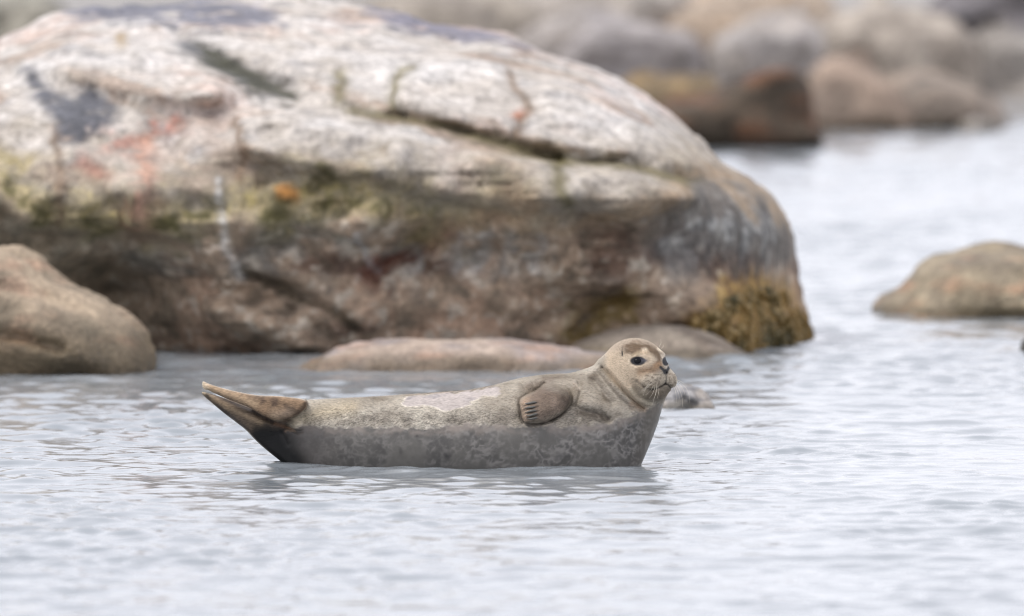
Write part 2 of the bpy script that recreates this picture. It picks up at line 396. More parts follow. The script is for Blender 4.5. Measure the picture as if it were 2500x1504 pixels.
def big_colour(P, u, v):
    n1, n2, n3, n4, n5 = fbm(P, 2.2, 4, 1), fbm(P, 8, 4, 2), fbm(P, (3, 3, 9), 4, 3), fbm(P, 19, 3, 4), fbm(P, 42, 3, 6)
    ju, jv = u + 34 * n2 + 30 * n4 + 14 * n5, v + 30 * n3 + 26 * n4 + 14 * n5
    a = R(14); B = np.stack([P[:, 0] * math.cos(a) - P[:, 2] * math.sin(a), P[:, 1], P[:, 0] * math.sin(a) + P[:, 2] * math.cos(a)], 1) + .05 * n2[:, None]
    ns = fbm(B, (2.2, 3, 15), 4, 12)
    low = 70 * n1 + 80 * n2 + 30 * n4 + np.interp(ju, [p[0] for p in darkz], [p[1] for p in darkz])
    c = np.tile(np.array([.54, .50, .46]), (len(P), 1))
    c = mixc(c, (.60, .58, .565), sst(-.1, .5, n3)); c = mixc(c, (.53, .395, .335), sst(.0, .5, n1 + .25 * n4) * .75)
    c = mixc(c, (.33, .32, .32), sst(.05, .45, n2 * .8 + ns * .5) * .8)
    c = mixc(c, (.40, .295, .225), sst(.12, .45, ns) * .65); c = mixc(c, (.64, .615, .595), sst(.12, .5, -ns + .3 * n5) * .65)
    c = mixc(c, (.22, .20, .17), sst(.25, .5, n4 + .5 * ns) * .55)
    # browner and greener towards the old tide mark
    mid = np.clip(1 - (low - jv) / 250, 0, 1) * (jv < low + 60)
    c = mixc(c, (.36, .30, .225), mid * .8); c = mixc(c, (.25, .225, .19), mid * sst(-.05, .35, n4) * .8); c = mixc(c, (.56, .50, .40), mid * sst(.05, .4, -n4 - .3 * n5) * .75)
    lich = np.exp(-((jv - low + 55) / 60) ** 2) * sst(1450, 850, ju)
    c = mixc(c, (.33, .275, .125), lich * (.6 + .8 * n5)); c = mixc(c, (.125, .115, .05), lich * sst(.05, .35, n2 + .3 * n4) * .9)
    c = mixc(c, (.56, .47, .27), lich * sst(.08, .4, -n5 - .4 * n4) * .85)
    c = mixc(c, (.36, .25, .15), np.exp(-((jv - low + 15) / 40) ** 2) * sst(850, 1100, ju) * .7)
    for g, col, k in ((gp1, (.115, .12, .14), .97), (gp2, (.175, .18, .22), .95), (gp3, (.20, .20, .25), .92), (gp4, (.15, .155, .165), .95)):
        c = mixc(c, col, sst(14, -18, poly_sd(ju, jv, g)) * k * sst(-.8, -.2, n4 + n2 * .5))
    rs = sst(-.5, .25, n4 + n5 * .6)
    c = mixc(c, (.40, .165, .12), groove(ju, jv, D((435, 295), (385, 308), (330, 345), (265, 340)), 27) * .85 * rs)
    c = mixc(c, (.34, .15, .11), groove(ju, jv, D((190, 375), (240, 410)), 20) * .65)
    c = mixc(c, (.50, .30, .225), groove(ju, jv, D((352, 330), (355, 420), (335, 545)), 30) * .9 * (.5 + .5 * rs))
    c = mixc(c, (.40, .19, .055), sst(34, 6, np.hypot((u - 703 + 22 * n4 + 12 * n5) * .9, v - 478 + 20 * n2 + 10 * n5)))
    c = mixc(c, (.50, .18, .095), sst(30, 4, np.hypot(u - 1270 + 22 * n4, v - 278 + 24 * n2)) * .9)
    c = mixc(c, (.34, .22, .07), sst(28, 4, np.hypot(u - 295 + 18 * n4, v - 98 + 18 * n2)) * .7)
    for g, w in ((crA, 15), (crA2, 10), (crC, 20), (crG, 14), (crN, 17)):
        c = mixc(c, (.15, .13, .06), groove(ju * .4 + u * .6, jv * .4 + v * .6, g, w) * .85)
    c = mixc(c, (.065, .065, .045), groove(ju, jv, crB[1:], 20) * .95)
    c = mixc(c, (.08, .072, .03), groove(ju, jv, D((745, 445), (800, 430), (770, 400)), 22) * .9)
    for g in (crH, crI, crJ, crM): c = mixc(c, (.19, .13, .085), groove(ju * .4 + u * .6, jv * .4 + v * .6, g, 11) * .8)
    # tidal zone
    z = sst(-46, 46, jv - low + 16 * n5)
    cl = np.tile(np.array([.33, .25, .185]), (len(P), 1))
    cl = mixc(cl, (.20, .205, .20), sst(-.1, .45, n2) * sst(760, 600, jv) * .8)
    cl = mixc(cl, (.42, .285, .205), sst(.0, .45, n1 + .35 * n4) * .85)
    cl = mixc(cl, (.10, .058, .042), sst(.1, .45, n3 + .2 * n2) * .8)
    cl = mixc(cl, (.44, .40, .34), sst(.12, .42, n4 * .7 + .5 * n5) * .75)
    cl = mixc(cl, (.13, .11, .085), sst(.1, .42, -n4 * .7 - .4 * n2) * .65)
    cl = mixc(cl, (.085, .09, .092), sst(1480, 1650, ju) * sst(690, 610, jv) * .75)
    cl = mixc(cl, (.42, .42, .41), sst(1480, 1650, ju) * sst(720, 560, jv) * sst(.12, .4, n2 + .3 * n5) * .45)
    cl = mixc(cl, (.16, .135, .09), sst(520, 150, ju) * .65)
    cl = mixc(cl, (.13, .05, .035), groove(ju, jv, crF, 24) * .85)
    cl = mixc(cl, (.40, .36, .31), groove(ju, jv, D((930, 690), (990, 645), (1030, 620)), 10) * .8)
    cl = mixc(cl, (.38, .38, .38), groove(ju, jv, D((860, 560), (905, 650)), 9) * .8)
    for q in (1000, 1100, 1170, 1230, 1300): cl = mixc(cl, (.36, .355, .345), groove(ju, v, D((q, 560), (q - 10 + q % 30, 650)), 15) * .6)
    cl = mixc(cl, (.05, .04, .025), groove(ju, jv, crE, 18) * .8)
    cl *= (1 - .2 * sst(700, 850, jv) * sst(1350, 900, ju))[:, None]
    c = c * (1 - z[:, None]) + cl * z[:, None]
    c = mixc(c, (.60, .59, .57), groove(u + 14 * n4 + 6 * n5, v, D((526, 430), (532, 490), (543, 560), (547, 610), (565, 640), (584, 668)), 8 + 4 * n2) * (.55 + .5 * sst(-.3, .2, n5)))
    c = mixc(c, (.25, .155, .045), sst(30, -26, poly_sd(ju, jv, weed_poly)) * (.8 + .4 * n4)); c = mixc(c, (.40, .28, .12), sst(10, -30, poly_sd(ju, jv, weed_poly)) * sst(.05, .4, n4) * .9)
    c = mixc(c, (.15, .105, .03), groove(ju, jv, weed_arch, 30) * .9)
    wet = sst(740, 860, v) * .7
    c = c * (1 + .38 * n5 + .22 * n4)[:, None]
    c = c * np.array([.98, .965, .945]) * (.99 + .24 * z)[:, None]
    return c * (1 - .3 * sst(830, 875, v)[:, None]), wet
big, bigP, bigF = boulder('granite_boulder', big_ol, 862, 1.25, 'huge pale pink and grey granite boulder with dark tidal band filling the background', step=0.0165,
              front=big_front, colour=big_colour, rough=0.105, rscale=3.4, grooves=big_gr, round_=0.55, sharp=2.6, blocky=0.06, strata=.15, lumps=.06, fade=lambda U: 1 - .7 * sst(1600, 1800, U), seed=2)

boulder('brown_boulder', D((-260, 1000), (-260, 700), (-150, 590), (-60, 565), (0, 572), (60, 602), (130, 650), (200, 700), (260, 740), (328, 790), (364, 840), (372, 880), (360, 930), (330, 1000)),
        915, 0.42, 'smooth brown boulder sloping into the water at the left edge', step=0.0165,
        colour=simple_colour((.38, .30, .215), (.20, .165, .12), (.44, .30, .21), 21, 5.0, .15), rough=.06, round_=.42, strata=.06, lumps=.018, seed=5, sharp=2.2,
        grooves=[(D((-50, 800), (60, 812), (150, 838)), .06, 15), (D((0, 690), (90, 705), (180, 740)), .03, 14), (D((40, 610), (110, 690), (120, 760)), .02, 12)], lean=.2)
boulder('flat_rock', D((670, 990), (706, 905), (728, 874), (790, 838), (900, 815), (1050, 806), (1200, 814), (1330, 826), (1450, 838), (1560, 868), (1600, 920), (1590, 990)),
        907, 0.30, 'long low pinkish slab of rock awash just behind the seal', cat='rock', step=0.0135,
        colour=simple_colour((.395, .315, .255), (.28, .245, .235), (.43, .29, .215), 31, 6.0, .04), rough=.05, rscale=5, lumps=.02, strata=.03, round_=.13, seed=8, sharp=2.2)
boulder('low_rock', D((1330, 960), (1360, 838), (1400, 815), (1470, 793), (1540, 782), (1640, 784), (1700, 798), (1760, 824), (1818, 858), (1850, 930), (1800, 990), (1400, 990)),
        874, 0.28, 'low rounded grey brown rock below the seaweed, behind the seal head', cat='rock', step=0.0145,
        colour=simple_colour((.33, .28, .225), (.18, .145, .115), (.40, .35, .30), 41, 5.5, .03), rough=.035, rscale=5, round_=.17, seed=9, sharp=2.2)
boulder('right_boulder'.replace('right_', 'tan_'), D((2085, 830), (2103, 760), (2125, 715), (2180, 668), (2240, 622), (2300, 598), (2400, 590), (2500, 602), (2600, 650), (2680, 760), (2700, 830), (2650, 900), (2150, 900)),
        773, 0.42, 'rounded tan boulder standing alone in the water at the right edge', step=0.018,
        colour=simple_colour((.32, .265, .185), (.21, .175, .135), (.42, .26, .165), 51, 4.5, .03), rough=.06, round_=.30, strata=.05, lumps=.03, seed=12, sharp=2.1,
        grooves=[(D((2455, 660), (2480, 690), (2467, 720)), .05, 12), (D((2180, 720), (2300, 660)), .015, 14)])
boulder('awash_rock', D((1570, 1060), (1585, 945), (1635, 920), (1680, 924), (1708, 948), (1726, 982), (1736, 1020), (1710, 1060)),
        1000, 0.10, 'small dark wet rock tip breaking the surface right of the seal head', cat='rock', step=0.007,
        colour=simple_colour((.34, .33, .33), (.37, .33, .29), (.15, .15, .155), 61, 16, .02), rough=.03, rscale=16, round_=.05, seed=14,
        grooves=[(D((1600, 965), (1650, 958), (1672, 975)), .02, 9)])
boulder('edge_rock', D((2440, 900), (2452, 845), (2462, 818), (2490, 800), (2540, 805), (2570, 850), (2575, 900)),
        862, 0.12, 'dark sliver of rock cut off by the frame below the tan boulder', cat='rock', step=0.014,
        colour=simple_colour((.16, .15, .14), (.22, .2, .18), (.1, .1, .1), 71, 6, .03), rough=.02, rscale=8, round_=.09, seed=15)

# ---- stones along the far shore (photo pixels)
far = [
 ('dark brown boulder with a rusty base at the far waterline', 362, .40, [(1540, 400), (1570, 300), (1620, 235), (1700, 215), (1800, 175), (1900, 140), (1975, 165), (2012, 230), (2024, 300), (2028, 400)], ((.085, .07, .055), (.06, .05, .042), (.16, .075, .04))),
 ('tan yellowish ledge of rock on top of the dark far boulder', 352, .36, [(1480, 380), (1500, 230), (1560, 195), (1650, 180), (1760, 178), (1800, 215), (1800, 380)], ((.175, .14, .09), (.12, .10, .07), (.24, .175, .09))),
 ('broad lilac grey slab on the far shore over the tan ledge', 325, .55, [(1330, 340), (1350, 150), (1400, 80), (1480, 42), (1600, 36), (1680, 60), (1720, 130), (1730, 340)], ((.33, .33, .355), (.24, .235, .245), (.38, .37, .375))),
 ('pale grey far slab just above the right shoulder of the granite boulder', 325, .55, [(1180, 340), (1220, 110), (1290, 40), (1360, 22), (1440, 50), (1480, 150), (1490, 340)], ((.33, .325, .33), (.26, .25, .245), (.37, .355, .335))),
 ('light grey rounded slab up behind the dark far boulder', 316, .55, [(1700, 340), (1715, 140), (1760, 60), (1850, 15), (1950, 25), (2030, 90), (2060, 340)], ((.35, .35, .365), (.24, .235, .235), (.38, .355, .33))),
 ('pinkish tan slab sloping to the far water beside the dark boulder', 318, .45, [(1960, 370), (1965, 190), (2010, 130), (2100, 125), (2180, 200), (2220, 310), (2230, 370)], ((.30, .245, .205), (.22, .185, .16), (.35, .285, .24))),
 ('big beige grey boulder at the upper right of the far shore', 312, .65, [(1940, 340), (1950, 120), (2020, 40), (2120, 5), (2240, 0), (2340, 60), (2390, 160), (2400, 340)], ((.36, .34, .315), (.20, .185, .17), (.42, .40, .37))),
 ('low beige stone at the far waterline under the beige grey boulder', 316, .45, [(2110, 370), (2140, 220), (2210, 155), (2310, 150), (2400, 205), (2450, 290), (2460, 370)], ((.29, .255, .225), (.15, .14, .13), (.35, .30, .265))),
 ('steep grey boulder at the top right corner of the far shore', 306, .55, [(2340, 340), (2350, 170), (2390, 85), (2470, 55), (2570, 90), (2620, 200), (2620, 340)], ((.31, .31, .31), (.19, .185, .18), (.38, .37, .36))),
 ('pale low stone awash at the far right waterline', 318, .30, [(2330, 370), (2345, 290), (2400, 258), (2480, 252), (2580, 275), (2620, 370)], ((.34, .34, .35), (.26, .26, .265), (.38, .375, .375))),
 ('dark blue grey boulder high on the far shore at the right', 296, .65, [(2200, 330), (2230, 70), (2290, 0), (2380, -60), (2500, -80), (2590, -20), (2620, 330)], ((.16, .16, .18), (.10, .10, .11), (.28, .28, .29))),
 ('beige far boulder at the top edge above the light grey slab', 300, .65, [(1540, 330), (1600, 50), (1690, -20), (1800, -60), (1930, -60), (2040, 0), (2080, 330)], ((.36, .315, .27), (.26, .24, .22), (.44, .345, .26))),
 ('brownish grey far boulder over the top of the granite boulder', 305, .65, [(820, 330), (860, 60), (940, -10), (1060, -45), (1190, -40), (1310, 10), (1350, 330)], ((.31, .295, .27), (.25, .24, .23), (.35, .33, .30))),
 ('grey far boulder along the top edge left of the beige one', 300, .65, [(1190, 330), (1230, 40), (1310, -30), (1420, -60), (1570, -55), (1680, -5), (1710, 330)], ((.34, .33, .32), (.26, .255, .25), (.37, .34, .31))),
 ('greenish grey far boulder at the top left corner', 305, .60, [(-160, 330), (-150, 60), (-90, -20), (20, -50), (120, -20), (160, 60), (170, 330)], ((.29, .295, .27), (.24, .25, .23), (.32, .32, .29))),
]
for i, (lab, vl, dep, ol, cols) in enumerate(far):
    cols = [tuple(np.array(c_) * (1.06, .98, .90)) for c_ in cols]
    if 2 <= i <= 4 or i in (6, 8): vl = 268
    if i >= 10: vl = 238
    if i > 1:
        mu_ = sum(p[0] for p in ol) / len(ol); ol = [(mu_ + (p[0] - mu_) * 1.16, p[1]) for p in ol]
    boulder('shore_boulder', ol, vl, dep, lab, group='stones along the far shore', step=0.034, colour=simple_colour(*cols, 80 + 3 * i, 4.0, .05),
            rough=.2, rscale=2.6, blocky=.2, round_=.24, sharp=3.2, strata=.1, seed=30 + i, mat=M_far)

# ------------------------------------------------------------------ seaweed hanging on the big boulder
def seaweed():
    m, n, b = new_mat('wrack')
    at = nd(n, 'ShaderNodeAttribute', attribute_name='col'); n.links.new(at.outputs['Color'], b.inputs['Base Color'])
    tx = nd(n, 'ShaderNodeTexNoise'); tx.inputs['Scale'].default_value = 60
    bp = nd(n, 'ShaderNodeBump'); bp.inputs['Distance'].default_value = .005; n.links.new(tx.outputs[0], bp.inputs['Height']); n.links.new(bp.outputs[0], b.inputs['Normal'])
    b.inputs['Roughness'].default_value = 0.42
    u, v = px_of(bigP); ok = poly_sd(u + 30 * fbm(bigP, 9, 3, 2), v + 30 * fbm(bigP, 9, 3, 9), weed_poly) < -14
    ok &= (bigP[:, 1] < 10.0) & (bigP[:, 2] > 0.0)
    idx = np.nonzero(ok)[0]
    r = np.random.default_rng(3); pick = r.choice(idx, 3000)
    pick = pick[fbm(bigP[pick], 14, 2, 3) > -.25]
    CL = fbm(bigP, 11, 2, 5)
    V, F, C = [], [], []
    for q in pick:
        p = bigP[q] + np.array([0, -0.005, 0]); L = r.uniform(.015, .045); wdt = r.uniform(.005, .012); a = r.normal(0, .7)
        d = np.array([math.sin(a) * .6, -.25, -1.0]); d /= np.linalg.norm(d); sd = np.array([math.cos(a), r.normal(0, .4), .3 * math.sin(a)])
        b0 = len(V); t = np.clip(.45 + 1.1 * CL[q] + r.normal(0, .2), 0, 1); tone = np.array([.34, .22, .075]) * (1 - t) + np.array([.085, .07, .025]) * t
        if r.random() < .12: tone = np.array([.45, .33, .15])
        for j in range(4):
            f = j / 3; c = p + d * L * f + np.array([0, -.03 * math.sin(f * 3.1) + .012 * f, 0]); ww = wdt * (1 - .75 * abs(f - .45))
            V.append(c - sd * ww); V.append(c + sd * ww); C += [tone * (.8 + .4 * f)] * 2
        for j in range(3): F.append((b0 + 2 * j, b0 + 2 * j + 1, b0 + 2 * j + 3, b0 + 2 * j + 2))
    base = np.array([1.0, 8.5, 0])
    o = np_mesh('seaweed', np.array(V) - base, np.array(F), m, np.array(C)); o.location = base
    link(o, label='golden brown seaweed hanging on the lower right of the granite boulder', cat='seaweed', kind='stuff')
seaweed()

# ------------------------------------------------------------------ the seal
S = 0.0012                       # metres per photo pixel at the seal
SH = (1135 - VH) / FPX           # slope of the sight line there
CX, CZ = 1250.0, 1135.0
st = 2.5
U = np.arange(470, 1690, st); V = np.arange(1200, 808, -st); Yl = np.arange(-0.255, 0.225, st * S)
UU, VV = np.meshgrid(U, V, indexing='ij'); Y3 = Yl[None, None, :].astype(np.float32)
# body: sections between a back line and a belly line
stn = np.array([  # back u,v   belly u,v   half width (mm)
 (676, 1046, 690, 1075, 12), (700, 1008, 712, 1145, 55), (722, 988, 742, 1180, 72), (748, 978.5, 775, 1192, 84), (800, 976, 820, 1206, 104), (860, 973, 872, 1214, 124), (900, 971, 910, 1220, 136), (1023, 963, 1030, 1232, 166),
 (1146, 954, 1150, 1242, 186), (1208, 942, 1215, 1246, 192), (1270, 925, 1285, 1250, 196), (1331, 916, 1370, 1255, 196), (1387, 914, 1460, 1250, 182),
 (1410, 909, 1520, 1212, 166), (1424, 904.5, 1546, 1178, 152), (1440, 899, 1567, 1134, 138), (1453, 892, 1591, 1077, 124), (1463, 880, 1608, 1031, 112),
 (1480, 872, 1620, 985, 98), (1510, 872, 1618, 950, 80), (1560, 895, 1580, 912, 14)], float)
tt = np.linspace(0, len(stn) - 1, 420)
den = np.stack([np.interp(tt, np.arange(len(stn)), stn[:, q]) for q in range(5)], 1)
for _ in range(12): den[1:-1] = (den[:-2] + 2 * den[1:-1] + den[2:]) / 4
best = np.full(UU.shape, 9e9); Tq = np.zeros(UU.shape); Wq = np.full(UU.shape, .05); Hq = np.full(UU.shape, .05)
bs = np.zeros(UU.shape, int)
for i, (a, b, c, d, w) in enumerate(den):
    ex, ey = c - a, d - b; L2 = ex * ex + ey * ey; L = math.sqrt(L2)
    al = ((UU - a) * ex + (VV - b) * ey) / L2
    pe = np.abs((UU - a) * ey - (VV - b) * ex) / L + 1.0 * np.clip(np.abs(al - .5) - .75, 0, None) * L
    m = pe < best; best[m] = pe[m]; Tq[m] = (2 * al - 1)[m]; Wq[m] = w / 1000; Hq[m] = L * S / 2
    bs[m] = i
def blur(A, n):
    for _ in range(n):
        A = A.copy(); A[1:-1] = (A[:-2] + 2 * A[1:-1] + A[2:]) / 4; A[:, 1:-1] = (A[:, :-2] + 2 * A[:, 1:-1] + A[:, 2:]) / 4
    return A
Tq = blur(Tq, 2); Wq = blur(Wq, 6); Hq = blur(Hq, 6)
extra = np.clip(best - 2.5, 0, None) * S
sc_ = np.minimum(Wq, Hq)
f = (np.sqrt((Tq ** 2)[:, :, None] + (Y3 / Wq[:, :, None]) ** 2) - 1) * sc_[:, :, None] + extra[:, :, None]
f = f.astype(np.float32)
# ---- head, in its own frame: forward, to its right, up
TH = R(42); HC = (1549.0, 909.0, -0.028)
Xh = (UU - HC[0]) * S; Zh = (HC[1] - VV) * S
Yh = Y3 - HC[2]
fw = (Xh[:, :, None] * math.sin(TH) - Yh * math.cos(TH)).astype(np.float32)
rt = (-Xh[:, :, None] * math.cos(TH) - Yh * math.sin(TH)).astype(np.float32)
up = np.broadcast_to(Zh[:, :, None].astype(np.float32), fw.shape)
hsel = np.nonzero(U > 1400)[0][0]          # the head only touches the front of the grid
fw, rt, up = fw[hsel:], rt[hsel:], up[hsel:]
def ell(c, r, tilt=0.0):
    x, y, z = fw - c[0], rt - c[1], up - c[2]
    if tilt: x, z = x * math.cos(tilt) + z * math.sin(tilt), -x * math.sin(tilt) + z * math.cos(tilt)
    k0 = np.sqrt((x / r[0]) ** 2 + (y / r[1]) ** 2 + (z / r[2]) ** 2)
    k1 = np.sqrt((x / r[0] ** 2) ** 2 + (y / r[1] ** 2) ** 2 + (z / r[2] ** 2) ** 2) + 1e-6
    return k0 * (k0 - 1) / k1
h = ell((0, 0, 0), (.099, .096, .097))
h = smin(h, ell((.045, 0, -.014), (.072, .074, .064)), .03)
h = smin(h, ell((.0, 0, -.045), (.088, .094, .062)), .03)
h = smin(h, ell((.075, 0, .004), (.050, .031, .030), -.5), .03)
h = smin(h, ell((.082, 0, -.058), (.034, .040, .026)), .02)
pads = np.minimum(ell((.095, .031, -.025), (.038, .036, .031)), ell((.095, -.030, -.025), (.038, .034, .031)))
h = smin(h, pads, .010)
h = smin(h, ell((.112, 0, .001), (.016, .017, .013)), .010)
for sgn in (1, -1):                        # eye sockets and brows
    ex, ey, ez = .074, .054 * sgn, .030
    de = np.sqrt((fw - ex) ** 2 + (rt - ey) ** 2 + ((up - ez) * 1.25) ** 2)
    h = h + .007 * np.exp(-(de / .017) ** 2)
    h = h - .0035 * np.exp(-(np.sqrt((fw - ex) ** 2 + (rt - ey) ** 2 + (up - ez - .024) ** 2) / .014) ** 2)
UH, VHd = UU[hsel:], VV[hsel:]
mouthL = [(1624, 937.5), (1613, 945), (1601, 950), (1589, 951.5), (1575, 947), (1563, 939), (1555, 931)]
mouthR = [(1624, 937.5), (1631.5, 940), (1638, 947), (1644, 951)]
nosV = ([(1613, 897), (1619, 902), (1624, 911)], [(1634, 897.5), (1630, 904), (1627, 911)])
phil = [(1626, 911), (1627, 925), (1625, 937)]
frontm = sst(.02, -.02, Yh) if False else 1.0
rel = .0050 * groove(UH, VHd, mouthL, 3.2) + .0050 * groove(UH, VHd, mouthR, 3.2) + .0035 * groove(UH, VHd, phil, 2.4)
for g in nosV: rel += .004 * groove(UH, VHd, g, 2.8)
rel += .006 * groove(UH, VHd, [(1519.5, 857), (1520, 870)], 2.6)
rel += .0035 * groove(UH, VHd, [(1549, 938), (1556, 960), (1578, 978), (1600, 980)], 9)
rel -= .0035 * groove(UH, VHd, [(1540, 950), (1556, 975), (1590, 990)], 7)
h = h + rel[:, :, None].astype(np.float32) * (Yh < .04)
f[hsel:] = smin(f[hsel:], h.astype(np.float32), .022)
# ---- hind flippers
hf1 = smooth_poly([(493, 929), (505, 936), (537, 947), (582, 958), (632, 967), (674, 967), (719, 972), (752, 979), (745, 1000), (724, 1015), (693, 1027), (664, 1028), (640, 1017), (606, 997), (552, 977), (510, 958), (494, 950)])
hf2 = smooth_poly([(484, 957), (506, 958), (555, 975), (610, 996), (660, 1010), (705, 1018), (735, 1040), (770, 1110), (770, 1180), (730, 1172), (690, 1131), (652, 1101.5), (622, 1075), (600, 1050), (573, 1030), (548, 1011.5), (526, 993)])
def plate(pl, yc, half, r):
    d2 = poly_sd(UU, VV, pl) * S
    q = np.abs(Y3 - yc[:, :, None]) - half[:, :, None] + r
    p = (d2 + r)[:, :, None]
    return (np.sqrt(np.maximum(p, 0) ** 2 + np.maximum(q, 0) ** 2) + np.minimum(np.maximum(p, q), 0) - r).astype(np.float32)
tq = np.clip((UU - 500) / 240, 0, 1)
p1 = plate(hf1, -.05 - .022 * tq, .017 + .036 * tq, .0165)
p2 = plate(hf2, .012 - .012 * tq, .016 + .055 * tq, .015)
f = smin(f, p2, .02); f = smin(f, p1, .005)
# ---- folds and the fore flipper, on the near side
fl = smooth_poly([(1339, 938), (1318, 948), (1295, 961), (1275, 972), (1270, 980), (1270, 992), (1273, 1010), (1276, 1026), (1283, 1033), (1299, 1036), (1318, 1035), (1340, 1029), (1367, 1015), (1388, 996), (1398, 979), (1395, 960), (1378, 945), (1360, 938)])
dfl = poly_sd(UU, VV, fl)
tdome = np.clip(-dfl / 34, 0, 1)
near = sst(.03, -.05, Y3)
folds = [([(1472, 898), (1488, 914), (1503, 932), (1525, 958), (1546, 977), (1562, 990), (1572, 996)], .0095, 5.0),
         ([(1460, 910), (1478, 933), (1494, 954), (1513, 976), (1540, 998)], .0050, 6),
         ([(1452, 930), (1470, 951), (1485, 969), (1497, 983)], .0075, 8),
         ([(1436, 924), (1455, 950), (1470, 975)], .003, 7),
         ([(1464, 1000), (1481, 1018), (1489, 1028)], .0055, 6),
         ([(1403, 994), (1421, 1003), (1438, 1006), (1455, 1008), (1471, 1013), (1485, 1025)], .0090, 8),
         ([(1277, 937), (1287, 952), (1296, 962)], .006, 4.5), ([(1306, 936), (1305, 947), (1310, 955)], .004, 3.5), ([(1330, 936), (1318, 946), (1306, 956)], .007, 4.5),
         ([(1410, 938), (1418, 955), (1410, 982), (1398, 996)], .0055, 3.5),
         ([(917, 976), (918, 1000), (921, 1036)], .0022, 4), ([(700, 1044), (714, 1049), (728, 1056), (738, 1053)], .007, 4), ([(690, 1060), (702, 1086)], .004, 4),
         ([(507, 958), (552, 980), (606, 1000), (640, 1020), (668, 1031)], .009, 4), ([(500, 960), (540, 1000), (570, 1024)], .006, 2.5), ([(512, 966), (545, 997)], .005, 2.2),
         ([(655, 1018), (690, 1022), (716, 1008)], .002, 6)]
rel = np.zeros_like(UU)
for pts, dep, sig in folds: rel -= 1.35 * dep * groove(UU, VV, pts, sig * 1.15)
rel += .006 * np.exp(-((UU - 1432) / 20) ** 2 - ((VV - 985) / 14) ** 2) + .004 * groove(UU, VV, [(1406, 932), (1409, 960), (1400, 986)], 6)
rel += .003 * groove(UU, VV, [(1480, 900), (1510, 930), (1535, 955), (1560, 980)], 8)
for c, r_ in (((1314, 944), 6), ((1296, 945), 6)): rel += .004 * np.exp(-((UU - c[0]) ** 2 + (VV - c[1]) ** 2) / r_ ** 2)
# toes
fing = [((1330, 976), (1280, 986)), ((1328, 988), (1279, 996)), ((1328, 998), (1281, 1006)), ((1330, 1008), (1283, 1016)), ((1332, 1019), (1287, 1027))]
toe = np.zeros_like(UU)
for a, b in fing: toe = np.maximum(toe, np.clip(1 - (line_d(UU, VV, [a, b]) / 6.2) ** 2, 0, 1) ** .5)
toew = sst(1330, 1300, UU)
dome = .038 * np.sqrt(1 - (1 - tdome) ** 2) * (1 - .25 * toew) * sst(936, 962, VV + .25 * (UU - 1340)) + .009 * toe * toew * (dfl < 3)
edge_groove = .009 * np.exp(-((dfl - 2) / 4) ** 2) * sst(948, 970, VV)
rel += dome - edge_groove
wetl = [(560, 1120), (690, 1058), (740, 1040), (800, 1043), (900, 1041), (1000, 1044), (1100, 1041), (1280, 1037), (1380, 1041), (1450, 1038), (1500, 1031), (1550, 1012), (1600, 992), (1680, 980)]
wl = np.interp(UU, [p[0] for p in wetl], [p[1] for p in wetl])
wob = fbm(np.stack([UU.ravel() / 26, VV.ravel() / 26, 0 * UU.ravel()], 1), 1.0, 3, 4).reshape(UU.shape)
rel += .0022 * sst(4, -6, VV - wl + 5 * wob) * sst(700, 760, UU)
patch = smooth_poly([(975, 985), (1000, 968), (1060, 962), (1140, 957), (1205, 943), (1228, 948), (1222, 962), (1190, 966), (1165, 978), (1140, 992), (1100, 1003), (1070, 998), (1040, 990), (1000, 992)])
rel -= .0030 * sst(3, -4, poly_sd(UU, VV, patch) + 4 * wob)
f = f - rel[:, :, None].astype(np.float32) * near.astype(np.float32)
zc = (CZ - V)[None, :, None] * S - SH * Y3
f = np.maximum(f, (-(zc + .06)).astype(np.float32))
f[0] = f[-1] = 1; f[:, 0] = f[:, -1] = 1; f[:, :, 0] = f[:, :, -1] = 1
Vt, F = surface_nets(f)
u = U[0] + Vt[:, 0] * st; v = V[0] - Vt[:, 1] * st; y = Yl[0] + Vt[:, 2] * st * S
P = np.stack([(u - CX) * S, y, (CZ - v) * S - SH * y], 1)
F = F[:, ::-1]
# light relaxation
for _ in range(2):
    acc = np.zeros_like(P); cn = np.zeros(len(P))
    for q in range(4):
        for nb in (F[:, (q + 1) % 4], F[:, (q + 3) % 4]):
            np.add.at(acc, F[:, q], P[nb]); np.add.at(cn, F[:, q], 1)
    P = P * .5 + .5 * acc / cn[:, None]

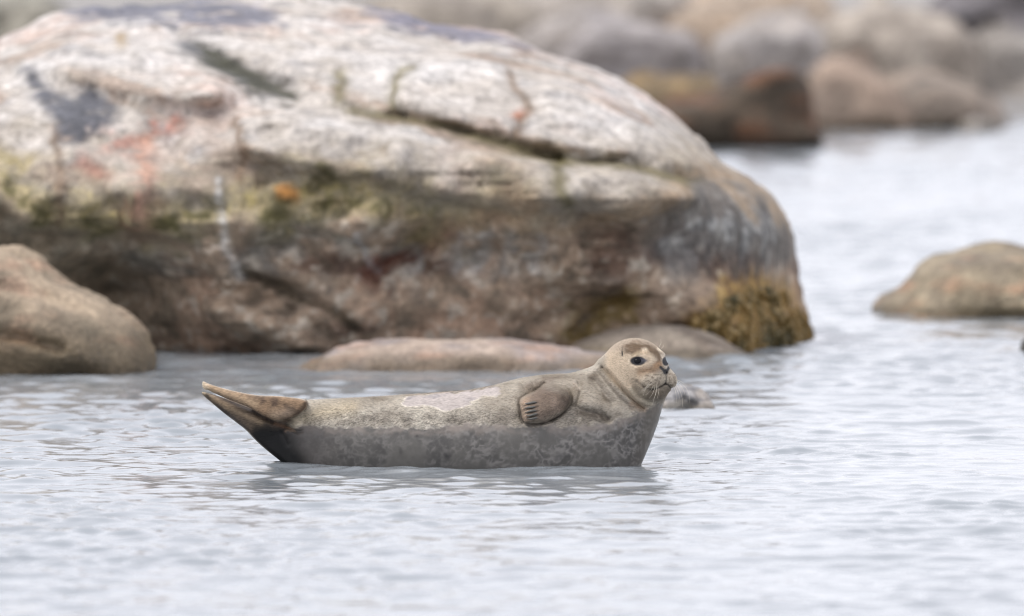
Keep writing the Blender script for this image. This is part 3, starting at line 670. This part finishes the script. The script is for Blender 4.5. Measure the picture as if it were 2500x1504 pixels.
# ---- coat
def coat(P, u, v, y):
    n1, n2, n3 = fbm(P, 9, 4, 3), fbm(P, 28, 4, 5), fbm(P, 70, 3, 7)
    # hair streaks run back along the body, downwards
    ang = R(-28); A = P.copy(); A[:, 0], A[:, 2] = P[:, 0] * math.cos(ang) + P[:, 2] * math.sin(ang), -P[:, 0] * math.sin(ang) + P[:, 2] * math.cos(ang)
    stk = fbm(A, (60, 160, 320), 3, 9)
    c = np.tile(np.array([.44, .39, .32]), (len(P), 1))
    c = mixc(c, (.62, .57, .485), sst(-.1, .6, n1)); c = mixc(c, (.27, .225, .17), sst(.05, .55, -n1 + .5 * n2) * .85)
    c = mixc(c, (.16, .135, .11), sst(.1, .6, stk) * .55)
    wl = np.interp(u, [p[0] for p in wetl], [p[1] for p in wetl])
    c = mixc(c, (.22, .19, .155), np.exp(-((v - wl + 16) / 20) ** 2) * sst(-.4, .2, n2) * .75 * sst(740, 850, u))
    # pale hind quarter, tan behind the flippers
    c = mixc(c, (.55, .47, .34), groove(u, v, [(700, 1035), (735, 1022), (790, 1005), (860, 995)], 20) * .75)
    # shoulder and neck; shade and wet hair painted dark in the folds
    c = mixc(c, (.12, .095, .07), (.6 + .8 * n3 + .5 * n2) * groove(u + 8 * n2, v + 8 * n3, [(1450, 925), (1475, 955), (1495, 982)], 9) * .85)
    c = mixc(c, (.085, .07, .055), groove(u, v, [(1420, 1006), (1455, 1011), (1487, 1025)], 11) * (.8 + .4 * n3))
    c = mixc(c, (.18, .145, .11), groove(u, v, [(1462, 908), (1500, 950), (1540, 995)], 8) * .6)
    c = mixc(c, (.25, .20, .16), groove(u, v, [(1282, 945), (1310, 938), (1350, 930)], 11) * .55)
    # fore flipper
    df = poly_sd(u, v, fl); nf = (y < -.02)
    m = sst(4, -9, df) * nf * (1 - .85 * sst(965, 940, v - .3 * (u - 1350)) * sst(1310, 1340, u))
    cf = np.tile(np.array([.25, .19, .145]), (len(P), 1)); cf = mixc(cf, (.085, .065, .05), sst(-.1, .5, n2 + .2) * sst(1310, 1375, u) * .85); cf = mixc(cf, (.34, .27, .22), sst(.1, .5, -n2) * .6)
    cf = mixc(cf, (.48, .36, .26), sst(1306, 1284, u) * .8)
    tg = np.zeros(len(P))
    for (a0, b0), (a1, b1) in zip(fing[:-1], fing[1:]): tg = np.maximum(tg, groove(u, v, [((a0[0] + a1[0]) / 2 - 14, (a0[1] + a1[1]) / 2), ((b0[0] + b1[0]) / 2, (b0[1] + b1[1]) / 2)], 2.2))
    cf = mixc(cf, (.05, .038, .03), tg * .85); cf = mixc(cf, (.40, .335, .27), groove(u, v, [(1290, 1030), (1330, 1028), (1370, 1008)], 9) * .7)
    c = c * (1 - m[:, None]) + cf * m[:, None]
    c = mixc(c, (.04, .03, .024), np.exp(-((df - 1) / 3.4) ** 2) * sst(975, 990, v) * nf * .85)  # shadow in the crease under the flipper edge, painted dark
    c = mixc(c, (.60, .53, .45), groove(u, v, [(1408, 936), (1414, 948)], 5) * nf)  # highlight on the pale armpit fold, painted into the coat
    # hind flippers
    d1, d2 = poly_sd(u, v, hf1), poly_sd(u, v, hf2)
    m = sst(4, -4, d1) * (u < 770)
    ch = np.tile(np.array([.25, .165, .10]), (len(P), 1)); ch = mixc(ch, (.115, .075, .05), sst(-.1, .4, n2)); ch = mixc(ch, (.42, .30, .19), groove(u, v, [(500, 944), (560, 962), (620, 985)], 12) * .8)
    ch = mixc(ch, (.36, .27, .19), groove(u, v, [(670, 1015), (705, 1010)], 14) * .6); ch = mixc(ch, (.58, .47, .34), sst(520, 496, u) * .9)
    c = c * (1 - m[:, None]) + ch * m[:, None]
    m = sst(4, -4, d2) * sst(-4, 3, d1) * sst(735, 690, u + .15 * (v - 1060))
    ch = np.tile(np.array([.135, .10, .07]), (len(P), 1)); ch = mixc(ch, (.10, .075, .055), sst(-.2, .4, n2) * .7); ch = mixc(ch, (.045, .036, .03), groove(u, v, [(500, 962), (540, 1000), (572, 1026), (600, 1048)], 6))
    ch = mixc(ch, (.42, .33, .22), groove(u, v, [(495, 956), (515, 964)], 6))
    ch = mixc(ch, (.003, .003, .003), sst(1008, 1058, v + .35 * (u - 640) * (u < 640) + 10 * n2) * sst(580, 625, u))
    c = c * (1 - m[:, None]) + ch * m[:, None]
    c = mixc(c, (.035, .024, .018), groove(u, v, [(508, 958), (552, 978), (606, 998), (640, 1018), (665, 1030), (690, 1040)], 5.2) * .97)  # shade in the crease between the hind flippers, painted dark
    c = mixc(c, (.03, .022, .018), groove(u, v, [(503, 963), (530, 990), (556, 1012)], 3.2) * .9)
    c = mixc(c, (.34, .25, .16), groove(u, v, [(520, 972), (560, 996), (600, 1015), (635, 1030)], 7) * .7)
    c = mixc(c, (.09, .06, .04), groove(u, v, [(745, 985), (738, 1000), (722, 1014), (695, 1027)], 5) * .7)
    c = mixc(c, (.10, .055, .03), groove(u, v, [(671, 1035), (700, 1044), (728, 1056), (742, 1050)], 4.5) * .85)
    c = mixc(c, (.48, .30, .19), groove(u, v, [(700, 1056), (722, 1062)], 5) * .7)
    # head
    hd = sst(1470, 1490, u + .75 * (930 - v) * (v > 930) - .4 * (v - 900) * (v > 900)) * (v < 1005)
    c = mixc(c, (.50, .40, .29), hd * .85 * sst(1640, 1560, u + (v - 900) * .4))
    c = mixc(c, (.33, .27, .21), hd * sst(872, 846, v + .25 * (u - 1540) * (u > 1540)) * .7 * (1 + .4 * n2))
    c = mixc(c, (.13, .085, .05), sst(4, -10, poly_sd(u + 9 * n3 + 6 * n2, v + 9 * n3, smooth_poly([(1520, 846), (1545, 833), (1585, 838), (1608, 847), (1620, 870), (1612, 890), (1600, 895), (1598, 872), (1575, 862), (1550, 868), (1526, 872)]))) * .95)
    c = mixc(c, (.17, .105, .058), groove(u + 4 * n3, v + 4 * n3, [(1565, 908), (1585, 905), (1610, 896)], 12) * .85)
    c = mixc(c, (.36, .22, .12), groove(u, v, [(1600, 893), (1612, 889)], 6) * .6)
    c = mixc(c, (.75, .64, .5), groove(u, v, [(1572, 856), (1577, 855)], 5) * .9); c = mixc(c, (.75, .64, .5), groove(u, v, [(1608, 853), (1613, 857)], 4) * .9)
    c = mixc(c, (.56, .44, .30), groove(u, v, [(1548, 868), (1560, 862), (1580, 860)], 5) * .6)
    c = mixc(c, (.50, .43, .34), sst(2, -10, poly_sd(u, v, smooth_poly([(1556, 935), (1575, 912), (1610, 908), (1640, 905), (1656, 925), (1650, 948), (1620, 938), (1590, 950), (1570, 945)]))) * .75)
    c = mixc(c, (.17, .14, .10), groove(u + 4 * n3, v, [(1552, 948), (1565, 965), (1580, 973)], 10) * .7)
    c = mixc(c, (.13, .10, .07), groove(u, v, [(1590, 962), (1615, 962), (1632, 955)], 11) * .7)
    c = mixc(c, (.30, .20, .13), groove(u, v, [(1545, 985), (1580, 1005)], 9) * .6 * (1 + .5 * n3))
    c = mixc(c, (.56, .49, .38), groove(u, v, [(1540, 950), (1556, 974), (1590, 986)], 4) * .7)
    onh = (v < 960) & (u > 1490)
    for cu, cv, ru in ((1557.5, 881.5, 20), (1626, 882, 9.5)):
        c = mixc(c, (.012, .012, .015), sst(1.12, .8, np.sqrt(((u - cu) / ru) ** 2 + ((v - cv) / (11.5 if ru > 10 else 12)) ** 2)))
    c = mixc(c, (.06, .06, .075), groove(u, v, [(1565, 878), (1578, 881)], 5) * .8)
    for g in nosV: c = mixc(c, (.018, .018, .02), groove(u, v, g, 3.6) * 1.3)
    c = mixc(c, (.03, .03, .032), sst(2, -2, poly_sd(u, v, [(1617, 901), (1631, 901), (1629, 913), (1624, 913)])))
    c = mixc(c, (.05, .045, .04), groove(u, v, phil, 1.6) * .8)
    for g in (mouthL[:4], mouthR): c = mixc(c, (.03, .024, .02), groove(u, v, g, 2.6) * .9)
    c = mixc(c, (.06, .05, .04), groove(u, v, mouthL[3:], 2.6) * .6)
    c = mixc(c, (.03, .028, .025), groove(u, v, [(1519.5, 859), (1520, 869)], 2.6))
    c = mixc(c, (.12, .08, .045), groove(u, v, folds[0][0], 2.6) * .75)  # crease behind the cheek: its shade and wet hair put into the colour
    for q in range(46):
        r = np.random.default_rng(q); t = r.random(); row = q % 5
        du, dv = 1570 + 46 * t, 915 + row * 6.6 + 5 * abs(t - .6) + r.normal() * .8
        c = mixc(c, (.10, .075, .05), np.exp(-((u - du) ** 2 + (v - dv) ** 2) / 2.6) * .8)
        du, dv = 1633 + 17 * r.random(), 914 + row * 6.4 + r.normal()
        c = mixc(c, (.12, .09, .06), np.exp(-((u - du) ** 2 + (v - dv) ** 2) / 2.2) * .6)
    # wet belly
    e = v - wl + 9 * n2 + 7 * n3 + 5 * stk
    w = sst(-6, 5, e) * sst(640, 680, u)
    cw = np.tile(np.array([.124, .117, .107]), (len(P), 1))
    cw = mixc(cw, (.085, .081, .076), sst(-.1, .5, n1))
    f1, f2 = worley(u / 23 + 1.5 * n2 + .5 * n3, v / 17 + 1.5 * fbm(P, 24, 3, 31)); g1, g2 = worley(u / 12 + 1.0 * n2, v / 9 + 1.0 * n3)
    amt = (.4 + .7 * sst(950, 1400, u)) * sst(-.45, .35, n1 + .5 * n2) * sst(-.5, .35, n3 + .4 * n2)
    cw = mixc(cw, (.255, .24, .225), sst(.55, .0, f2 - f1) * amt * .75); cw = mixc(cw, (.22, .205, .19), sst(.5, .0, g2 - g1) * amt * .35)
    cw = mixc(cw, (.075, .072, .072), sst(.5, .1, f1) * amt * .55)
    cw = mixc(cw, (.27, .23, .20), sst(30, 2, e) * sst(-.4, .2, n2) * .75)
    cw = mixc(cw, (.14, .12, .095), sst(1540, 1590, u + .25 * (v - 1080)) * .6)
    cw = mixc(cw, (.035, .033, .033), np.exp(-((u - 1092) / 11) ** 2 - ((v - 1115) / 8) ** 2) * .8 + np.exp(-((u - 978) / 5) ** 2 - ((v - 1103) / 9) ** 2) * .5 + np.exp(-((u - 1018) / 4) ** 2 - ((v - 1065) / 3) ** 2) * .8)
    cw = mixc(cw, (.085, .075, .07), sst(880, 740, u) * .6)
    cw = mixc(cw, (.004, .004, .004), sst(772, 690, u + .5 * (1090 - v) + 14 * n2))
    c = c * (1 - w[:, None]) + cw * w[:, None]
    c = mixc(c, (.46, .41, .35), np.exp(-((e + 5) / 4) ** 2) * sst(-.1, .4, n3) * .4 * (u > 760))
    # smooth damp patch on the back
    pd = poly_sd(u + 9 * n3, v + 7 * n2 + 4 * n3, patch); pm = sst(2.0, -2.0, pd)
    cp = mixc(np.tile(np.array([.385, .34, .315]), (len(P), 1)), (.29, .26, .25), sst(0, .5, n2))
    c = c * (1 - pm[:, None]) + cp * pm[:, None]
    c = mixc(c, (.58, .53, .45), np.exp(-((pd - 1) / 2.5) ** 2) * .45 * (v > 962))
    c = mixc(c, (.26, .20, .14), groove(u, v, [(990, 966), (1060, 960), (1140, 953), (1205, 941)], 2.6) * .6)
    return c * (1 + .12 * n3)[:, None], np.maximum(w, pm * .25), pm
un, vn = px_of(P)
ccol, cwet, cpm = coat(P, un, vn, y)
def seal_material():
    m, n, b = new_mat('seal_coat')
    at = nd(n, 'ShaderNodeAttribute', attribute_name='col'); wt = nd(n, 'ShaderNodeAttribute', attribute_name='wet')
    tc = nd(n, 'ShaderNodeTexCoord'); mp = nd(n, 'ShaderNodeMapping')
    mp.inputs['Rotation'].default_value = (0, R(-28), 0); mp.inputs['Scale'].default_value = (90, 240, 420)
    n.links.new(tc.outputs['Object'], mp.inputs['Vector'])
    t = nd(n, 'ShaderNodeTexNoise'); t.inputs['Scale'].default_value = 1.0; t.inputs['Detail'].default_value = 3; n.links.new(mp.outputs[0], t.inputs['Vector'])
    r = nd(n, 'ShaderNodeMapRange'); r.inputs[1].default_value = .3; r.inputs[2].default_value = .7; r.inputs[3].default_value = .62; r.inputs[4].default_value = 1.3
    n.links.new(t.outputs[0], r.inputs[0])
    dry = nd(n, 'ShaderNodeMix', data_type='FLOAT'); n.links.new(wt.outputs['Fac'], dry.inputs[0]); n.links.new(r.outputs[0], dry.inputs[2]); dry.inputs[3].default_value = 1.0
    vm = nd(n, 'ShaderNodeVectorMath', operation='SCALE'); n.links.new(at.outputs['Color'], vm.inputs[0]); n.links.new(dry.outputs[0], vm.inputs['Scale'])
    n.links.new(vm.outputs[0], b.inputs['Base Color']); n.links.new(vm.outputs[0], b.inputs['Sheen Tint'])
    ro = nd(n, 'ShaderNodeMapRange'); ro.inputs[3].default_value = .75; ro.inputs[4].default_value = .36; n.links.new(wt.outputs['Fac'], ro.inputs[0]); n.links.new(ro.outputs[0], b.inputs['Roughness'])
    sh = nd(n, 'ShaderNodeMapRange'); sh.inputs[3].default_value = 1.0; sh.inputs[4].default_value = .0; n.links.new(wt.outputs['Fac'], sh.inputs[0]); n.links.new(sh.outputs[0], b.inputs['Sheen Weight'])
    b.inputs['Sheen Roughness'].default_value = .4
    sp = nd(n, 'ShaderNodeMapRange'); sp.inputs[3].default_value = .35; sp.inputs[4].default_value = .22; n.links.new(wt.outputs['Fac'], sp.inputs[0]); n.links.new(sp.outputs[0], b.inputs['Specular IOR Level'])
    bs_ = nd(n, 'ShaderNodeMapRange'); bs_.inputs[3].default_value = .55; bs_.inputs[4].default_value = .06; n.links.new(wt.outputs['Fac'], bs_.inputs[0])
    bp = nd(n, 'ShaderNodeBump'); bp.inputs['Distance'].default_value = .003; n.links.new(bs_.outputs[0], bp.inputs['Strength']); n.links.new(t.outputs[0], bp.inputs['Height'])
    n.links.new(bp.outputs[0], b.inputs['Normal'])
    return m
M_seal = seal_material()
seal = bpy.data.objects.new('seal', None); seal.empty_display_size = .2
link(seal, label='young harbour seal hauled out in a banana pose with head turned to the camera', cat='seal')
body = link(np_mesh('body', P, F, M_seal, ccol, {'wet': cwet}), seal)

# ---- eyes, claws, whiskers
def head_pt(f_, r_, u_):
    x = f_ * math.sin(TH) - r_ * math.cos(TH); yy = -f_ * math.cos(TH) - r_ * math.sin(TH) + HC[2]
    zo = (CZ - HC[1]) * S + u_
    return Vector(((HC[0] - CX) * S + x, yy, zo - SH * yy))
def sphere(name, c, r, mat, parent, seg=32):
    V, F = [], []
    for i in range(seg // 2 + 1):
        th = math.pi * i / (seg // 2)
        for j in range(seg):
            ph = 2 * math.pi * j / seg; V.append((r * math.sin(th) * math.cos(ph), r * math.sin(th) * math.sin(ph), r * math.cos(th)))
    for i in range(seg // 2):
        for j in range(seg): F.append((i * seg + j, (i + 1) * seg + j, (i + 1) * seg + (j + 1) % seg, i * seg + (j + 1) % seg))
    o = np_mesh(name, np.array(V), np.array(F), mat); o.location = c
    return link(o, parent)
M_eye = plain('eye_dark', (.006, .006, .008), .14, .12)
for sgn in (1, -1):
    sphere('eye', head_pt(.0685, .0503, .0288) if sgn > 0 else head_pt(.0660, -.0455, .0285), .0145, M_eye, seal)
M_claw = plain('claw_horn', (.10, .095, .085), .35)
M_whisk = plain('whisker_hair', (.62, .56, .46), .4)
def tube(name, pts, rads, mat, parent, seg=6):
    pts = [Vector(p) for p in pts]; V, F = [], []
    for i, p in enumerate(pts):
        d = (pts[min(i + 1, len(pts) - 1)] - pts[max(i - 1, 0)]).normalized()
        a = d.orthogonal().normalized(); b = d.cross(a)
        for j in range(seg):
            t = 2 * math.pi * j / seg; V.append(p + (a * math.cos(t) + b * math.sin(t)) * rads[i])
    for i in range(len(pts) - 1):
        for j in range(seg): F.append((i * seg + j, i * seg + (j + 1) % seg, (i + 1) * seg + (j + 1) % seg, (i + 1) * seg + j))
    return link(np_mesh(name, np.array([tuple(q) for q in V]), np.array(F), mat), parent)
bodyN = np.zeros((len(P), 3))
def surf(u_, v_):
    """nearest point of the near side of the body seen at that pixel"""
    d = (un - u_) ** 2 + (vn - v_) ** 2; c = np.nonzero(d < 16)[0]
    return P[c[np.argmin(P[c, 1])]]
for a, b in fing:
    pts = []
    for t, lift in ((0.46, .0005), (.62, .004), (.84, .005), (1.06, .002)):
        q = surf(a[0] + (b[0] - a[0]) * t, a[1] + (b[1] - a[1]) * t - 1.5); pts.append((q[0], q[1] - lift, q[2]))
    tube('claw', pts, (.0024, .0037, .0030, .0008), M_claw, seal)
wsk = [((1592, 940), (1577, 950), (1558, 962)), ((1598, 942), (1588, 954), (1575, 966)), ((1602, 943), (1594, 958), (1584, 974)), ((1607, 943), (1601, 960), (1593, 978)), ((1611, 943), (1607, 958), (1603, 975)),
       ((1596, 938), (1580, 944), (1560, 958)), ((1588, 936), (1574, 952), (1570, 968)), ((1606, 940), (1599, 964), (1590, 990))]
wsr = [((1650, 925), (1664, 934), (1676, 946)), ((1652, 932), (1663, 945), (1671, 965)), ((1650, 936), (1661, 960), (1666, 995)), ((1653, 930), (1675, 950), (1683, 985)), ((1648, 942), (1654, 958), (1658, 976)), ((1646, 944), (1649, 960), (1650, 984))]
for w3 in wsk + wsr:
    q = surf(*w3[0]); pts = [q + np.array([0, .002, 0])]
    for i, (a, b) in enumerate(w3[1:]):
        yy = q[1] - .012 * (i + 1) - .004; pts.append(np.array([(a - CX) * S, yy, (CZ - b) * S - SH * yy]))
    p0, p1, p2 = pts; c1 = 2 * p1 - .5 * (p0 + p2)
    cv = [(1 - t) ** 2 * p0 + 2 * t * (1 - t) * c1 + t * t * p2 for t in np.linspace(0, 1, 9)]
    tube('whisker', cv, np.linspace(.00048, .00018, 9), M_whisk, seal, 5)
for w3 in (((1609, 848), (1614, 838), (1613, 829)), ((1614, 852), (1619, 847), (1620, 843))):
    q = surf(w3[0][0] - 6, w3[0][1] + 5); pts = [np.array([(a - CX) * S, q[1] + .03, (CZ - b) * S - SH * (q[1] + .03)]) for a, b in w3]
    tube('whisker', pts, (.0006, .0005, .0002), M_whisk, seal, 5)

# ---- short dry fur lying back along the coat
def fur():
    fn = np.cross(P[F[:, 2]] - P[F[:, 0]], P[F[:, 3]] - P[F[:, 1]])
    N = np.zeros_like(P)
    for q in range(4): np.add.at(N, F[:, q], fn)
    N /= np.linalg.norm(N, axis=1)[:, None] + 1e-12
    r = np.random.default_rng(21)
    ok = (cwet < .15) & (P[:, 2] > -.01) & (N[:, 1] < .35) & (un > 745)
    lum = ccol.mean(1)
    ok &= (lum > .1) & ~((np.hypot((un - 1557) / 22, (vn - 882) / 16) < 1) | (np.hypot((un - 1630) / 12, (vn - 883) / 16) < 1))
    fi = np.nonzero(ok[F].all(1))[0]
    pick = r.choice(fi, 110000); a, b = r.random((2, len(pick), 1))
    Q = F[pick]
    bil = lambda X: (X[Q[:, 0]] * (1 - a) + X[Q[:, 1]] * a) * (1 - b) + (X[Q[:, 3]] * (1 - a) + X[Q[:, 2]] * a) * b
    p, n, c = bil(P), bil(N), bil(ccol); n /= np.linalg.norm(n, axis=1)[:, None]
    u_, v_ = px_of(p)
    fwd = np.tile(np.array([-1.0, 0.0, -.5]), (len(p), 1))
    hd = sst(1470, 1500, u_ - .35 * (v_ - 900))[:, None]
    nose = np.array([(1626 - CX) * S, -.13, (CZ - 905) * S])
    rad = p - nose; rad /= np.linalg.norm(rad, axis=1)[:, None]
    fwd = fwd * (1 - hd) + rad * hd + r.normal(0, .16, fwd.shape)
    t = fwd - n * (fwd * n).sum(1)[:, None]; t /= np.linalg.norm(t, axis=1)[:, None]
    sd = np.cross(n, t)
    L = (r.uniform(.006, .011, (len(p), 1))) * (1 - .5 * hd); w = r.uniform(.0003, .0006, (len(p), 1))
    cl = vnoise(p[:, 0] * 160, p[:, 1] * 160, p[:, 2] * 160)[:, None]
    flank = (sst(-60, -15, v_ - np.interp(u_, [q[0] for q in wetl], [q[1] for q in wetl])) * sst(1500, 1450, u_))[:, None]
    tip = p + t * L + n * (L * (.14 + .22 * cl))
    V = np.stack([p - sd * w - n * .0008, p + sd * w - n * .0008, p + t * L * .55 + n * L * .16 + sd * w * .6, p + t * L * .55 + n * L * .16 - sd * w * .6, tip], 1).reshape(-1, 3)
    i0 = np.arange(len(p))[:, None] * 5
    FF = np.concatenate([i0 + np.array([[0, 1, 2, 3]]), i0 + np.array([[3, 2, 4, 4]])])
    k = np.where(r.random((len(p), 1)) < (.10 + .34 * flank) * (.3 + 1.4 * cl), r.uniform(.3, .6, (len(p), 1)), r.uniform(1.0, 1.4, (len(p), 1)))
    C = np.repeat(c * k, 5, 0)
    m, nn, bb = new_mat('fur_hair')
    at = nd(nn, 'ShaderNodeAttribute', attribute_name='col'); nn.links.new(at.outputs['Color'], bb.inputs['Base Color'])
    bb.inputs['Roughness'].default_value = .55; bb.inputs['Sheen Weight'].default_value = .6; nn.links.new(at.outputs['Color'], bb.inputs['Sheen Tint']); bb.inputs['Sheen Roughness'].default_value = .4; bb.inputs['Specular IOR Level'].default_value = .3
    me = bpy.data.meshes.new('fur'); me.from_pydata(V.tolist(), [], (i0 + np.array([[0, 1, 2, 3]])).tolist() + (i0 + np.array([[3, 2, 4]])).tolist())
    at_ = me.attributes.new('col', 'FLOAT_COLOR', 'POINT'); cc = np.ones((len(V), 4), np.float32); cc[:, :3] = np.clip(C, 0, .8); at_.data.foreach_set('color', cc.ravel())
    me.materials.append(m)
    o = bpy.data.objects.new('fur', me); link(o, seal, kind='stuff')
fur()
